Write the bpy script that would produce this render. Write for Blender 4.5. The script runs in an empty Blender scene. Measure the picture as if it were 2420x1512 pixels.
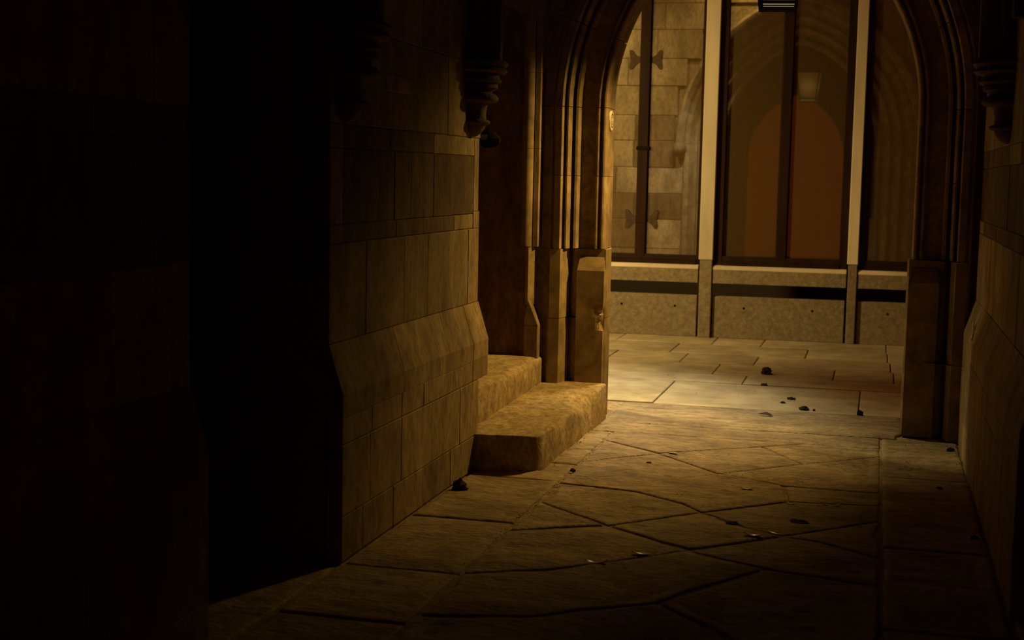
import bpy, bmesh, math, random
from mathutils import Vector, Matrix, noise
R_ = random.Random(7)
C = bpy.context.scene.collection
SC = bpy.context.scene

# ------------------------------------------------------------------ camera, sky, light, exposure
cam_d = bpy.data.cameras.new('camera')
cam_d.sensor_width = 36.0
cam_d.lens = 3361.0 / 2420.0 * 36.0
cam_d.clip_start = 0.05
cam = bpy.data.objects.new('camera', cam_d)
C.objects.link(cam)
_f = Vector((870.0, -326.0, 3361.0)).normalized()                 # passage axis seen by the lens (x right, y down, z forward)
_p = Vector((-130.0, -326.0 - 20.5, 3361.0))
_up = _p.cross(_f).normalized()
if _up.y > 0: _up = -_up
_rt = _f.cross(_up)
Mw = Matrix((_rt, _f, _up))                                        # lens axes -> world axes
m4 = Matrix.Identity(4)
for i in range(3):
    m4[i][0] = Mw[i][0]; m4[i][1] = -Mw[i][1]; m4[i][2] = -Mw[i][2]
m4.translation = Vector((0, 0, 1.5))
cam.matrix_world = m4
cam_d.dof.use_dof = True
cam_d.dof.focus_distance = 7.9
cam_d.dof.aperture_fstop = 3.2
SC.camera = cam
SC.view_settings.view_transform = 'Standard'
SC.view_settings.look = 'None'
SC.view_settings.gamma = 1.0
SC.view_settings.use_curve_mapping = False
SC.view_settings.exposure = 0.0

world = bpy.data.worlds.new('night_sky'); SC.world = world
world.use_nodes = True
bg = world.node_tree.nodes['Background']
bg.inputs[0].default_value = (1.0, 0.13, 0.006, 1)
bg.inputs[1].default_value = 0.085

def lamp(name, kind, loc, watts, col, size=0.1, aim=None, angle=None, blend=1.0):
    d = bpy.data.lights.new(name, kind)
    d.energy = watts; d.color = col
    if kind != 'AREA': d.shadow_soft_size = size
    if angle: d.spot_size = math.radians(angle); d.spot_blend = blend
    o = bpy.data.objects.new(name, d); C.objects.link(o); o.location = loc
    if aim is not None:
        o.rotation_euler = (Vector(aim) - Vector(loc)).to_track_quat('-Z', 'Y').to_euler()
    return o
YARD = lamp('screen_wash_lamp', 'SPOT', (-4.6, 10.1, 2.6), 860, (1.0, 0.76, 0.34), 0.12, (-3.2, 13.3, 0.9), 106)
FACADE = lamp('facade_fill', 'SPOT', (-4.0, 10.8, 4.8), 1500, (1.0, 0.78, 0.36), 0.12, (-3.8, 9.34, 2.2), 90)  # unseen spot added to brighten the left of the courtyard face
CROWN = lamp('crown_fill', 'SPOT', (-1.1, 10.2, 5.0), 520, (1.0, 0.74, 0.30), 0.10, (-1.5, 9.34, 3.4), 62)  # unseen spot added to light the arch head mirrored in the screen
YARD2 = lamp('yard_lamp_high', 'SPOT', (-1.75, 10.4, 3.3), 350, (1.0, 0.95, 0.78), 0.10, (-2.15, 9.35, 0), 72)
LANT = lamp('lantern_lamp', 'SPOT', (-0.624, 8.55, 2.457), 235, (1.0, 0.60, 0.15), 0.05, (-2.2, 7.72, 0.12), 101)

# ------------------------------------------------------------------ helpers
def mk(name, verts, faces, mat, parent=None, smooth=False):
    me = bpy.data.meshes.new(name)
    me.from_pydata([tuple(v) for v in verts], [], faces)
    me.validate(); me.update()
    bm = bmesh.new(); bm.from_mesh(me)
    bmesh.ops.recalc_face_normals(bm, faces=bm.faces); bm.to_mesh(me); bm.free()
    if mat: me.materials.append(mat)
    if smooth:
        for p in me.polygons: p.use_smooth = True
        try: me.set_sharp_from_angle(angle=math.radians(smooth if smooth is not True else 40))
        except Exception: pass
    o = bpy.data.objects.new(name, me); C.objects.link(o)
    if parent: o.parent = parent
    return o
def tag(o, label=None, cat=None, group=None, kind=None):
    if label: o['label'] = label
    if cat: o['category'] = cat
    if group: o['group'] = group
    if kind: o['kind'] = kind
    return o
def empty(name, loc=(0, 0, 0)):
    o = bpy.data.objects.new(name, None); C.objects.link(o); o.location = loc
    o.empty_display_size = 0.1
    return o

class MB:
    def __init__(s): s.v = []; s.f = []
    def add(s, v, f):
        k = len(s.v); s.v += [tuple(p) for p in v]; s.f += [tuple(i + k for i in q) for q in f]; return s
    def box(s, x0, x1, y0, y1, z0, z1, b=0.0):
        if b <= 0:
            v = [(x, y, z) for x in (x0, x1) for y in (y0, y1) for z in (z0, z1)]
            f = [(0, 1, 3, 2), (4, 6, 7, 5), (0, 4, 5, 1), (2, 3, 7, 6), (0, 2, 6, 4), (1, 5, 7, 3)]
            return s.add(v, f)
        bm = bmesh.new(); bmesh.ops.create_cube(bm, size=1)
        for q in bm.verts:
            q.co = ((x0 + x1) / 2 + q.co.x * (x1 - x0), (y0 + y1) / 2 + q.co.y * (y1 - y0), (z0 + z1) / 2 + q.co.z * (z1 - z0))
        bmesh.ops.bevel(bm, geom=bm.edges[:], offset=b, segments=1, affect='EDGES')
        bm.verts.index_update()
        s.add([q.co[:] for q in bm.verts], [[q.index for q in fc.verts] for fc in bm.faces]); bm.free(); return s
    def prism(s, pts, axis, a0, a1):
        """polygon pts extruded along an axis; axis 0: pts=(y,z); 1: pts=(x,z); 2: pts=(x,y)"""
        n = len(pts); put = {0: lambda p, a: (a, p[0], p[1]), 1: lambda p, a: (p[0], a, p[1]), 2: lambda p, a: (p[0], p[1], a)}[axis]
        v = [put(p, a0) for p in pts] + [put(p, a1) for p in pts]
        f = [tuple(range(n))[::-1], tuple(range(n, 2 * n))] + [(i, (i + 1) % n, n + (i + 1) % n, n + i) for i in range(n)]
        return s.add(v, f)
    def tube(s, pts, r, n=8, caps=True):
        pts = [Vector(p) for p in pts]; k0 = len(s.v); m = len(pts)
        for i, p in enumerate(pts):
            t = (pts[min(i + 1, m - 1)] - pts[max(i - 1, 0)]).normalized()
            a = t.orthogonal().normalized() if abs(t.z) > 0.99 else t.cross(Vector((0, 0, 1))).normalized(); b = t.cross(a)
            rr = r[i] if isinstance(r, (list, tuple)) else r
            for j in range(n):
                w = 2 * math.pi * j / n; s.v.append(tuple(p + (a * math.cos(w) + b * math.sin(w)) * rr))
        for i in range(m - 1):
            for j in range(n):
                q = k0 + i * n; s.f.append((q + j, q + (j + 1) % n, q + n + (j + 1) % n, q + n + j))
        if caps:
            s.f.append(tuple(k0 + j for j in range(n))[::-1]); s.f.append(tuple(k0 + (m - 1) * n + j for j in range(n)))
        return s
    def lathe(s, prof, cx, cy, n=16, a0=0, a1=2 * math.pi, tf=None):
        """prof = (r, z)"""
        k0 = len(s.v); full = abs(a1 - a0 - 2 * math.pi) < 1e-6; cols = n if full else n + 1
        for r, z in prof:
            for j in range(cols):
                w = a0 + (a1 - a0) * j / n; p = (cx + r * math.cos(w), cy + r * math.sin(w), z)
                s.v.append(tf(p) if tf else p)
        for i in range(len(prof) - 1):
            for j in range(n):
                q = k0 + i * cols; j2 = (j + 1) % cols
                s.f.append((q + j, q + j2, q + cols + j2, q + cols + j))
        return s
    def build(s, name, mat, parent=None, smooth=False): return mk(name, s.v, s.f, mat, parent, smooth)

# ------------------------------------------------------------------ materials
def stone(name, a, b, bump=0.35, scale=9.0, stretch=(1, 1, 1), rough=0.85, rnd=0.25, dark=0.35, spec=0.25, fine=60.0, dist=0.012, terrace=0.0, pits=0.0, pitscale=26):
    m = bpy.data.materials.new(name); m.use_nodes = True
    t = m.node_tree; N = t.nodes; L = t.links; p = N['Principled BSDF']
    p.inputs['Roughness'].default_value = rough; p.inputs['Specular IOR Level'].default_value = spec
    tc = N.new('ShaderNodeTexCoord'); mp = N.new('ShaderNodeMapping'); mp.inputs['Scale'].default_value = stretch
    L.new(tc.outputs['Object'], mp.inputs[0])
    n1 = N.new('ShaderNodeTexNoise'); n1.inputs['Scale'].default_value = scale; n1.inputs['Detail'].default_value = 6; n1.inputs['Roughness'].default_value = 0.62
    n2 = N.new('ShaderNodeTexNoise'); n2.inputs['Scale'].default_value = fine; n2.inputs['Detail'].default_value = 4
    n3 = N.new('ShaderNodeTexNoise'); n3.inputs['Scale'].default_value = scale * 0.3; n3.inputs['Detail'].default_value = 3
    for n in (n1, n2, n3): L.new(mp.outputs[0], n.inputs['Vector'])
    cr = N.new('ShaderNodeValToRGB'); cr.color_ramp.elements[0].position = 0.33; cr.color_ramp.elements[1].position = 0.67
    cr.color_ramp.elements[0].color = (*[c * (1 - dark) for c in a], 1); cr.color_ramp.elements[1].color = (*b, 1)
    L.new(n1.outputs[0], cr.inputs[0])
    oi = N.new('ShaderNodeObjectInfo')
    mr = N.new('ShaderNodeMapRange'); mr.inputs['To Min'].default_value = 1 - rnd; mr.inputs['To Max'].default_value = 1 + rnd * 0.6
    L.new(oi.outputs['Random'], mr.inputs['Value'])
    big = N.new('ShaderNodeMapRange'); big.inputs['From Min'].default_value = 0.3; big.inputs['From Max'].default_value = 0.7
    big.inputs['To Min'].default_value = 0.72; big.inputs['To Max'].default_value = 1.12
    L.new(n3.outputs[0], big.inputs['Value'])
    mu = N.new('ShaderNodeMath'); mu.operation = 'MULTIPLY'; L.new(mr.outputs[0], mu.inputs[0]); L.new(big.outputs[0], mu.inputs[1])
    sc = N.new('ShaderNodeVectorMath'); sc.operation = 'SCALE'; L.new(cr.outputs[0], sc.inputs[0]); L.new(mu.outputs[0], sc.inputs['Scale'])
    L.new(sc.outputs[0], p.inputs['Base Color'])
    ad = N.new('ShaderNodeMath'); ad.operation = 'MULTIPLY_ADD'; ad.inputs[1].default_value = 0.25
    L.new(n2.outputs[0], ad.inputs[0]); L.new(n1.outputs[0], ad.inputs[2])
    if pits:
        n5 = N.new('ShaderNodeTexNoise'); n5.inputs['Scale'].default_value = pitscale; n5.inputs['Detail'].default_value = 5; n5.inputs['Roughness'].default_value = .6
        L.new(mp.outputs[0], n5.inputs['Vector'])
        a5 = N.new('ShaderNodeMath'); a5.operation = 'MULTIPLY_ADD'; a5.inputs[1].default_value = pits
        L.new(n5.outputs[0], a5.inputs[0]); L.new(ad.outputs[0], a5.inputs[2]); ad = a5
        m5 = N.new('ShaderNodeMapRange'); m5.inputs['From Min'].default_value = .32; m5.inputs['From Max'].default_value = .55
        m5.inputs['To Min'].default_value = .62; m5.inputs['To Max'].default_value = 1.05; L.new(n5.outputs[0], m5.inputs['Value'])
        mm = N.new('ShaderNodeMath'); mm.operation = 'MULTIPLY'; L.new(mu.outputs[0], mm.inputs[0]); L.new(m5.outputs[0], mm.inputs[1])
        L.new(mm.outputs[0], sc.inputs['Scale'])
    if terrace:                                              # split bedding layers: low ragged ledges
        n4 = N.new('ShaderNodeTexNoise'); n4.inputs['Scale'].default_value = 2.6; n4.inputs['Detail'].default_value = 7; n4.inputs['Roughness'].default_value = .55
        L.new(mp.outputs[0], n4.inputs['Vector'])
        sn = N.new('ShaderNodeMath'); sn.operation = 'SNAP'; sn.inputs[1].default_value = .085; L.new(n4.outputs[0], sn.inputs[0])
        a2 = N.new('ShaderNodeMath'); a2.operation = 'MULTIPLY_ADD'; a2.inputs[1].default_value = terrace
        L.new(sn.outputs[0], a2.inputs[0]); L.new(ad.outputs[0], a2.inputs[2]); ad = a2
    bu = N.new('ShaderNodeBump'); bu.inputs['Strength'].default_value = bump; bu.inputs['Distance'].default_value = dist
    L.new(ad.outputs[0], bu.inputs['Height']); L.new(bu.outputs[0], p.inputs['Normal'])
    return m
def plain(name, col, rough=0.6, metal=0.0, spec=0.4, bump=0.0, scale=40, stretch=(1, 1, 1)):
    m = bpy.data.materials.new(name); m.use_nodes = True
    t = m.node_tree; N = t.nodes; L = t.links; p = N['Principled BSDF']
    p.inputs['Roughness'].default_value = rough; p.inputs['Metallic'].default_value = metal; p.inputs['Specular IOR Level'].default_value = spec
    tc = N.new('ShaderNodeTexCoord'); mp = N.new('ShaderNodeMapping'); mp.inputs['Scale'].default_value = stretch
    L.new(tc.outputs['Object'], mp.inputs[0])
    n = N.new('ShaderNodeTexNoise'); n.inputs['Scale'].default_value = scale; n.inputs['Detail'].default_value = 4; L.new(mp.outputs[0], n.inputs['Vector'])
    cr = N.new('ShaderNodeValToRGB'); cr.color_ramp.elements[0].color = (*[c * 0.7 for c in col], 1); cr.color_ramp.elements[1].color = (*[min(1, c * 1.2) for c in col], 1)
    cr.color_ramp.elements[0].position = 0.3; cr.color_ramp.elements[1].position = 0.7
    L.new(n.outputs[0], cr.inputs[0]); L.new(cr.outputs[0], p.inputs['Base Color'])
    if bump:
        bu = N.new('ShaderNodeBump'); bu.inputs['Strength'].default_value = bump; bu.inputs['Distance'].default_value = 0.004
        L.new(n.outputs[0], bu.inputs['Height']); L.new(bu.outputs[0], p.inputs['Normal'])
    return m
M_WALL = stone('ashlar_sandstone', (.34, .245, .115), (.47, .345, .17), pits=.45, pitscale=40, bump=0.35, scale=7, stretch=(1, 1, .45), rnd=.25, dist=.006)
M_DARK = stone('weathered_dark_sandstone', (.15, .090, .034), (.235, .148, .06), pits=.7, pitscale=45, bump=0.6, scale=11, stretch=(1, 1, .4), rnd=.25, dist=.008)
M_MORTAR = stone('mortar', (.28, .20, .095), (.36, .26, .125), bump=0.5, scale=30)
M_ARCH = stone('arch_sandstone', (.28, .20, .092), (.365, .268, .13), bump=0.2, scale=10, rnd=.12, dist=.004)
M_FLAG = stone('worn_flagstone', (.36, .262, .125), (.50, .37, .19), bump=0.8, scale=5.5, stretch=(1.0, 2.2, 1), rnd=.14, dist=.022, fine=90, terrace=2.2, pits=.9, pitscale=24, rough=.7, spec=.35)
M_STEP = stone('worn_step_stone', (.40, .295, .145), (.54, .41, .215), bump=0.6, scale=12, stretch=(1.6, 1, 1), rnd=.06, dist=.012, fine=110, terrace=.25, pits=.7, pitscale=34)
M_PAVE = stone('paving_slab', (.48, .37, .195), (.58, .46, .25), bump=0.15, scale=5, stretch=(1, 1, 1), rnd=.12, dark=.2, rough=.6, spec=.35, dist=.006)
M_JOINT = stone('floor_joint_dirt', (.24, .165, .08), (.40, .29, .14), bump=0.8, scale=40)
M_DIRTJ = stone('paving_joint_dirt', (.09, .055, .022), (.13, .085, .035), bump=0.8, scale=40)
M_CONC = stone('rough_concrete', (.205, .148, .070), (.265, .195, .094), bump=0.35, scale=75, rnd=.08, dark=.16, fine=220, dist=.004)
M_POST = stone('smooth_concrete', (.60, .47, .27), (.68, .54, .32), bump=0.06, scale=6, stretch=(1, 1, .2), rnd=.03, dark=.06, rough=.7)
M_FRAME = plain('dark_stained_timber', (.022, .0085, .002), rough=.6, scale=14, stretch=(1, 1, .1), spec=.08)
M_IRON = plain('black_iron', (.012, .007, .004), rough=.9, spec=.03, bump=.4)
M_BRASS = plain('aged_brass', (.30, .20, .08), rough=.4, metal=.8)
M_DOOR = plain('old_oak', (.07, .035, .012), rough=.6, scale=18, stretch=(1, 1, .08), bump=.4)
M_HINGE = plain('brown_painted_metal', (.060, .030, .007), rough=.7, spec=.2)
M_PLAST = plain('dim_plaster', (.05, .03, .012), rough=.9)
M_DIRT = plain('dark_dirt', (.045, .025, .010), rough=.95, bump=.8, scale=120)
M_LEAF = plain('dry_leaf', (.85, .72, .44), rough=.32, scale=60, spec=1.0)
M_WHITE = plain('white_enamel', (.85, .74, .52), rough=.4)
M_INK = plain('brown_lettering', (.14, .07, .02), rough=.6)
M_CHIP = stone('fresh_broken_stone', (.60, .47, .27), (.74, .60, .36), bump=.8, scale=50, rnd=.05)

def glass_mat():
    m = bpy.data.materials.new('reflective_window_glass'); m.use_nodes = True
    t = m.node_tree; N = t.nodes; L = t.links; N.remove(N['Principled BSDF']); out = N['Material Output']
    tr = N.new('ShaderNodeBsdfTransparent'); tr.inputs[0].default_value = (.30, .26, .18, 1)
    gl = N.new('ShaderNodeBsdfGlossy'); gl.inputs['Roughness'].default_value = 0.012; gl.inputs[0].default_value = (1, .96, .86, 1)
    mx = N.new('ShaderNodeMixShader'); mx.inputs[0].default_value = 0.30
    L.new(tr.outputs[0], mx.inputs[1]); L.new(gl.outputs[0], mx.inputs[2])
    du = N.new('ShaderNodeBsdfDiffuse'); du.inputs[0].default_value = (.62, .38, .12, 1)          # even tan veil added over the panes to lift the dark reflection
    m2 = N.new('ShaderNodeMixShader'); m2.inputs[0].default_value = 0.09
    L.new(mx.outputs[0], m2.inputs[1]); L.new(du.outputs[0], m2.inputs[2]); L.new(m2.outputs[0], out.inputs[0])
    return m
M_GLASS = glass_mat()
def lantern_glass():
    m = bpy.data.materials.new('frosted_lantern_glass'); m.use_nodes = True
    t = m.node_tree; N = t.nodes; L = t.links; N.remove(N['Principled BSDF']); out = N['Material Output']
    tr = N.new('ShaderNodeBsdfTranslucent'); tr.inputs[0].default_value = (.62, .54, .38, 1)
    gl = N.new('ShaderNodeBsdfGlossy'); gl.inputs['Roughness'].default_value = 0.2
    mx = N.new('ShaderNodeMixShader'); mx.inputs[0].default_value = 0.1
    L.new(tr.outputs[0], mx.inputs[1]); L.new(gl.outputs[0], mx.inputs[2]); L.new(mx.outputs[0], out.inputs[0])
    return m
M_LGLASS = lantern_glass()

M_GLOW = plain('glowing_rail', (.6, .5, .3), rough=.4)
M_GLOW.node_tree.nodes['Principled BSDF'].inputs['Emission Color'].default_value = (1, .70, .32, 1)
M_GLOW.node_tree.nodes['Principled BSDF'].inputs['Emission Strength'].default_value = .17  # light caught by the lantern's rails, put in as emission

# ------------------------------------------------------------------ the two passage walls
XL, XR = -2.0, 0.565                     # wall faces; the plinths stand 60 mm proud
PL, PR = -1.94, 0.505
ZPLINTH, ZCH = 0.65, 0.84
WALL_TOP = 2.45
class Side:
    """wall-local axes: a along the passage (= y), n out of the wall, z up"""
    def __init__(s, x, sgn): s.x = x; s.g = sgn
    def p(s, a, n, z): return (s.x + s.g * n, a, z)
LEFT, RIGHT = Side(XL, 1), Side(XR, -1)

def ashlar(side, parent, a0, a1, z0, z1, n0, mat, j=.0016, b=.003, name='ashlar_block', proud=None):
    pr = R_.uniform(0, .003) if proud is None else proud
    a0 += j; a1 -= j; z0 += j; z1 -= j; n = n0 + pr
    v = []
    for (i, k) in ((b, 0), (0, -b), (0, -.06)):
        for (a, z) in ((a0 + i, z0 + i), (a1 - i, z0 + i), (a1 - i, z1 - i), (a0 + i, z1 - i)): v.append(side.p(a, n + k, z))
    f = [(0, 1, 2, 3)]
    for q in (0, 4):
        for i in range(4): f.append((q + i, q + (i + 1) % 4, q + 4 + (i + 1) % 4, q + 4 + i))
    f.append((8, 9, 10, 11))
    return mk(name, v, f, mat, parent)
def plinth_stone(side, parent, a0, a1, mat):
    a0 += .0025; a1 -= .0025; pr = R_.uniform(0, .002)
    sec = [(-.02, .563), (.06 + pr, .563), (.06 + pr, ZPLINTH), (.002 + pr, ZCH), (-.02, ZCH)]
    v = [side.p(a0, n, z) for n, z in sec] + [side.p(a1, n, z) for n, z in sec]; k = len(sec)
    f = [tuple(range(k)), tuple(range(k, 2 * k))] + [(i, (i + 1) % k, k + (i + 1) % k, k + i) for i in range(k)]
    return mk('plinth_stone', v, f, mat, parent)
def cuts(a0, a1, lo, hi):
    out = [a0]; 
    while a1 - out[-1] > hi: out.append(out[-1] + R_.uniform(lo, hi))
    out.append(a1); return out
# courses: z0, z1, plinth?, dark?, joints for the lit left segment
COURSES = [(0.0, .177, 1, 0, [5.02, 5.25, 5.62, 6.02, 6.45, 6.93]),
           (.177, .457, 1, 0, [5.02, 5.33, 5.72, 6.15, 6.60, 6.93]),
           (.457, .563, 1, 0, [5.02, 5.35, 5.72, 6.02, 6.48, 6.82, 7.10]),
           (ZCH, 1.222, 0, 0, [5.02, 5.42, 5.90, 6.24, 6.90, 7.09]),
           (1.222, 1.296, 0, 1, [5.02, 5.16, 5.79, 6.65, 6.98]),
           (1.296, 1.588, 0, 1, [5.02, 5.16, 5.57, 5.76, 5.98, 6.31, 6.98]),
           (1.588, 1.68, 0, 1, [5.02, 5.16, 5.70, 6.30, 6.98]),
           (1.68, 2.053, 0, 0, [5.02, 5.20, 5.95, 6.52, 7.09]),
           (2.053, WALL_TOP, 0, 0, [5.02, 5.50, 6.12, 6.74, 7.09])]
def wall_segment(side, parent, a0, a1, joints=None, far=False):
    for i, (z0, z1, pl, dk, js) in enumerate(COURSES):
        if joints is None:
            lo, hi = (.3, .55) if z1 - z0 < .2 else (.4, .75)
            js = cuts(a0, a1, lo, hi)
        for u, w in zip(js[:-1], js[1:]):
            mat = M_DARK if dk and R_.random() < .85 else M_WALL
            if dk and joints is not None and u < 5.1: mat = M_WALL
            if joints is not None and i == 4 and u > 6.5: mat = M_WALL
            ashlar(side, parent, u, w, z0, z1, .06 if pl else 0.0, mat)
    js = [5.02, 5.75, 6.42, 6.82, 7.10] if joints is not None else cuts(a0, a1, .5, .8)
    for u, w in zip(js[:-1], js[1:]): plinth_stone(side, parent, u, w, M_WALL)
def cores(side, segs, recess, depth):
    m = MB()
    def bx(a0, a1, n0, n1, z0, z1):
        p, q = side.p(a0, n0, z0), side.p(a1, n1, z1)
        m.box(min(p[0], q[0]), max(p[0], q[0]), a0, a1, z0, z1)
    for a0, a1 in segs:
        bx(a0 + .003, a1 - .003, -.62, -.0045, -.05, WALL_TOP + .02)
        e = a1 - (.17 if abs(a1 - 7.09) < .01 else .003)
        bx(a0 + .003, e, -.009, .0555, -.05, .56)
    for a0, a1 in recess: bx(a0 - .01, a1 + .01, -.62, -.01, 2.62, 3.3)
    for a0, a1 in segs: bx(a0, a1, -.62, -.012, WALL_TOP, 3.3)
    return m
LSEG = [(-1.6, 3.9), (5.02, 7.09)]; LREC = [(3.9, 5.02), (7.09, 8.62)]
RSEG = [(-1.6, 3.9), (5.12, 8.56)]; RREC = [(3.9, 5.12)]
wall_left = tag(cores(LEFT, LSEG, LREC, .5).build('wall_left', M_MORTAR), kind='structure')
wall_right = tag(cores(RIGHT, RSEG, RREC, .5).build('wall_right', M_MORTAR), kind='structure')
wall_segment(LEFT, wall_left, 5.02, 7.09, joints=True)
wall_segment(LEFT, wall_left, -.2, 3.9)
wall_segment(RIGHT, wall_right, 5.12, 8.55)
wall_segment(RIGHT, wall_right, 2.2, 3.9)
# corner strip of the lit wall: smooth quoins with a small chamfer that stops above the plinth
for z0, z1, ch in ((1.222, 1.31, 0), (1.31, 1.68, .022)):
    pts = [(XL - .06, 6.9825), (XL + .002, 6.9825), (XL + .002, 7.09 - ch), (XL + .002 - ch, 7.09), (XL - .06, 7.09)]
    MB().prism(pts, 2, z0 + .0015, z1 - .0015).build('quoin', M_WALL, wall_left)
# pale scuff on the right plinth slope
pts = [(.5275, 8.05, .775), (.521, 8.0, .735), (.5165, 7.93, .70), (.5120, 7.88, .672), (.5175, 7.90, .70), (.523, 7.965, .735)]
mk('scuff_mark', [(x - .006, y, z) for x, y, z in pts] + [(x + .004, y, z) for x, y, z in pts],
   [tuple(range(6)), tuple(range(6, 12))] + [(i, (i + 1) % 6, 6 + (i + 1) % 6, 6 + i) for i in range(6)], M_CHIP, wall_right)

# ------------------------------------------------------------------ arch wall at the end of the passage
XC, HW, RAD, Z0 = -0.721, 0.924, 1.32, 1.92
def arch_pt(u, s):
    """s = ('l'|'r', z) on a jamb or ('L'|'R', t) on an arc, offset u outwards from the intrados"""
    k, t = s
    if k in 'lr':
        x = HW + u; z = t
    else:
        cx = HW - RAD; th1 = math.acos((-cx) / (RAD + u)); th = t * th1
        x = cx + (RAD + u) * math.cos(th); z = Z0 + (RAD + u) * math.sin(th)
    return (XC - x if k in 'lL' else XC + x, z)
UP = [(0, 8.86), (0, 8.735), (.001, 8.714), (.007, 8.702), (.016, 8.699), (.024, 8.704), (.029, 8.716), (.031, 8.75), (.036, 8.75), (.038, 8.714),
      (.044, 8.702), (.052, 8.699), (.060, 8.704), (.066, 8.716), (.068, 8.75), (.082, 8.78), (.10, 8.815), (.125, 8.82), (.148, 8.79), (.160, 8.74), (.165, 8.68), (.170, 8.655),
      (.184, 8.652), (.189, 8.68), (.200, 8.71), (.220, 8.70), (.232, 8.66), (.236, 8.61), (.244, 8.592), (.254, 8.592), (.258, 8.63), (.270, 8.63),
      (.272, 8.57), (.278, 8.56), (.316, 8.56), (.320, 8.59), (.328, 8.59), (.334, 8.565), (.344, 8.565), (.350, 8.605), (.40, 8.605)]
LOW = [(-.022, 8.86), (-.022, 8.73), (-.014, 8.712), (.185, 8.712), (.212, 8.76), (.244, 8.76), (.250, 8.63), (.270, 8.565), (.334, 8.560), (.340, 8.62), (.40, 8.62)]
OUTER = [(0, 9.08), (.002, 9.14), (.018, 9.165), (.042, 9.165), (.058, 9.14), (.07, 9.13), (.10, 9.15), (.13, 9.19), (.15, 9.23), (.165, 9.235),
         (.185, 9.215), (.215, 9.22), (.245, 9.25), (.27, 9.29), (.285, 9.295), (.30, 9.275), (.34, 9.28), (.38, 9.31), (.40, 9.335), (.46, 9.34)]
UP = [(u - .026 if u >= .232 else u, y) for u, y in UP]
LOW = [(u - .026 if u >= .21 else u, y) for u, y in LOW]
OUTER = [(u, 8.86 + (y - 9.08) * .48 / .26) for u, y in OUTER]
OUTLOW = [(-.022, 8.86)] + OUTER[1:]
HOOD = [(.455, 9.33), (.46, 9.40), (.475, 9.42), (.53, 9.44), (.555, 9.42), (.57, 9.36), (.575, 9.33)]
def sweep(prof, stations, name, mat, parent, close=True, smooth=35):
    v = []; n = len(prof)
    for s in stations:
        for u, y in prof:
            x, z = arch_pt(u, s); v.append((x, y, z))
    f = []
    for i in range(len(stations) - 1):
        for j in range(n - 1):
            a = i * n + j; f.append((a, a + 1, a + n + 1, a + n))
    if close:
        f.append(tuple(range(n))[::-1]); k = (len(stations) - 1) * n; f.append(tuple(range(k, k + n)))
    return mk(name, v, f, mat, parent, smooth)
# core: faces on both sides of the wall and a backing behind the moulded stones
m = MB()
def face(y, uo, x0, x1, ztop):
    st = [0.0, 1.0, Z0]; ol = [arch_pt(uo, ('l', z)) for z in st] + [arch_pt(uo, ('L', t / 14)) for t in range(1, 15)]
    v = []; f = []
    for side, xe in ((0, x0), (1, x1)):
        k = len(v)
        for (x, z) in ol:
            xx = x if side == 0 else 2 * XC - x
            v += [(xx, y, z), (xe, y, z)]
        for i in range(len(ol) - 1): q = k + 2 * i; f.append((q, q + 1, q + 3, q + 2))
    za = ol[-1][1]; k = len(v)
    v += [(x0, y, za), (x1, y, za), (x1, y, ztop), (x0, y, ztop)]; f.append((k, k + 1, k + 2, k + 3))
    m.add(v, f)
face(8.615, .36, XL - .7, XR + .7, 3.95)
face(9.325, .44, -7.0, 4.5, 6.0)
wall_back = tag(m.build('wall_back', M_MORTAR), kind='structure')
full = [('l', 0), ('l', Z0)] + [('L', t / 12) for t in range(1, 13)] + [('R', t / 12) for t in range(11, 0, -1)] + [('r', Z0), ('r', 0)]
sweep([(max(u, 0) + .014, y + .014) for u, y in LOW[::-1] if y < 8.85] + [(.014, 8.86)] + [(u + .014, y - .014) for u, y in OUTER[1:]], full, 'backing', M_MORTAR, wall_back, close=False)
m = MB(); _n = len(m.v); face(-1.55, .05, XL - .7, XR + .7, 3.95)
near = MB(); near.v, near.f = m.v, m.f
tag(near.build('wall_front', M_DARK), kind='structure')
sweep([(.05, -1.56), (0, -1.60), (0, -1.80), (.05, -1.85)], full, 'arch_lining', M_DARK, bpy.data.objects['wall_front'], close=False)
jz = [1.052, 1.40, 1.70, Z0 + .12]
g = .0016
for sd, SD in (('l', 'L'), ('r', 'R')):
    zs = [0.0, .62, 1.05] if sd == 'l' else [0.0, .45, 1.05]
    for a, b in zip(zs[:-1], zs[1:]):
        sweep(LOW, [(sd, a + g), (sd, b - g)], 'jamb_stone', M_ARCH, wall_back, smooth=20)
        sweep(OUTLOW, [(sd, a + g), (sd, b - g)], 'jamb_stone', M_ARCH, wall_back)
    for a, b in zip((1.05, 1.50), (1.50, Z0)):
        sweep(UP, [(sd, a + g), (sd, b - g)], 'jamb_stone', M_ARCH, wall_back)
        sweep(OUTER, [(sd, a + g), (sd, b - g)], 'jamb_stone', M_ARCH, wall_back)
    nv = 4
    for i in range(nv):
        t0, t1 = i / nv + g * .8, (i + 1) / nv - g * .8
        st = [(SD, t0 + (t1 - t0) * k / 5) for k in range(6)]
        sweep(UP, st, 'voussoir', M_ARCH, wall_back)
        sweep(OUTER, st, 'voussoir', M_ARCH, wall_back)
    sweep(HOOD, [(sd, 2.02 - .12), (sd, Z0)] + [(SD, k / 16) for k in range(1, 17)], 'hood_mould', M_ARCH, wall_back)
    # carved label stop under the hood mould
    x, z = arch_pt(.515, (sd, 1.86))
    st = MB().lathe([(.001, 1.76), (.05, 1.775), (.085, 1.82), (.09, 1.86), (.075, 1.90), (.06, 1.93)], x, 9.40, 10)
    st.build('label_stop', M_DARK, wall_back, True)
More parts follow.
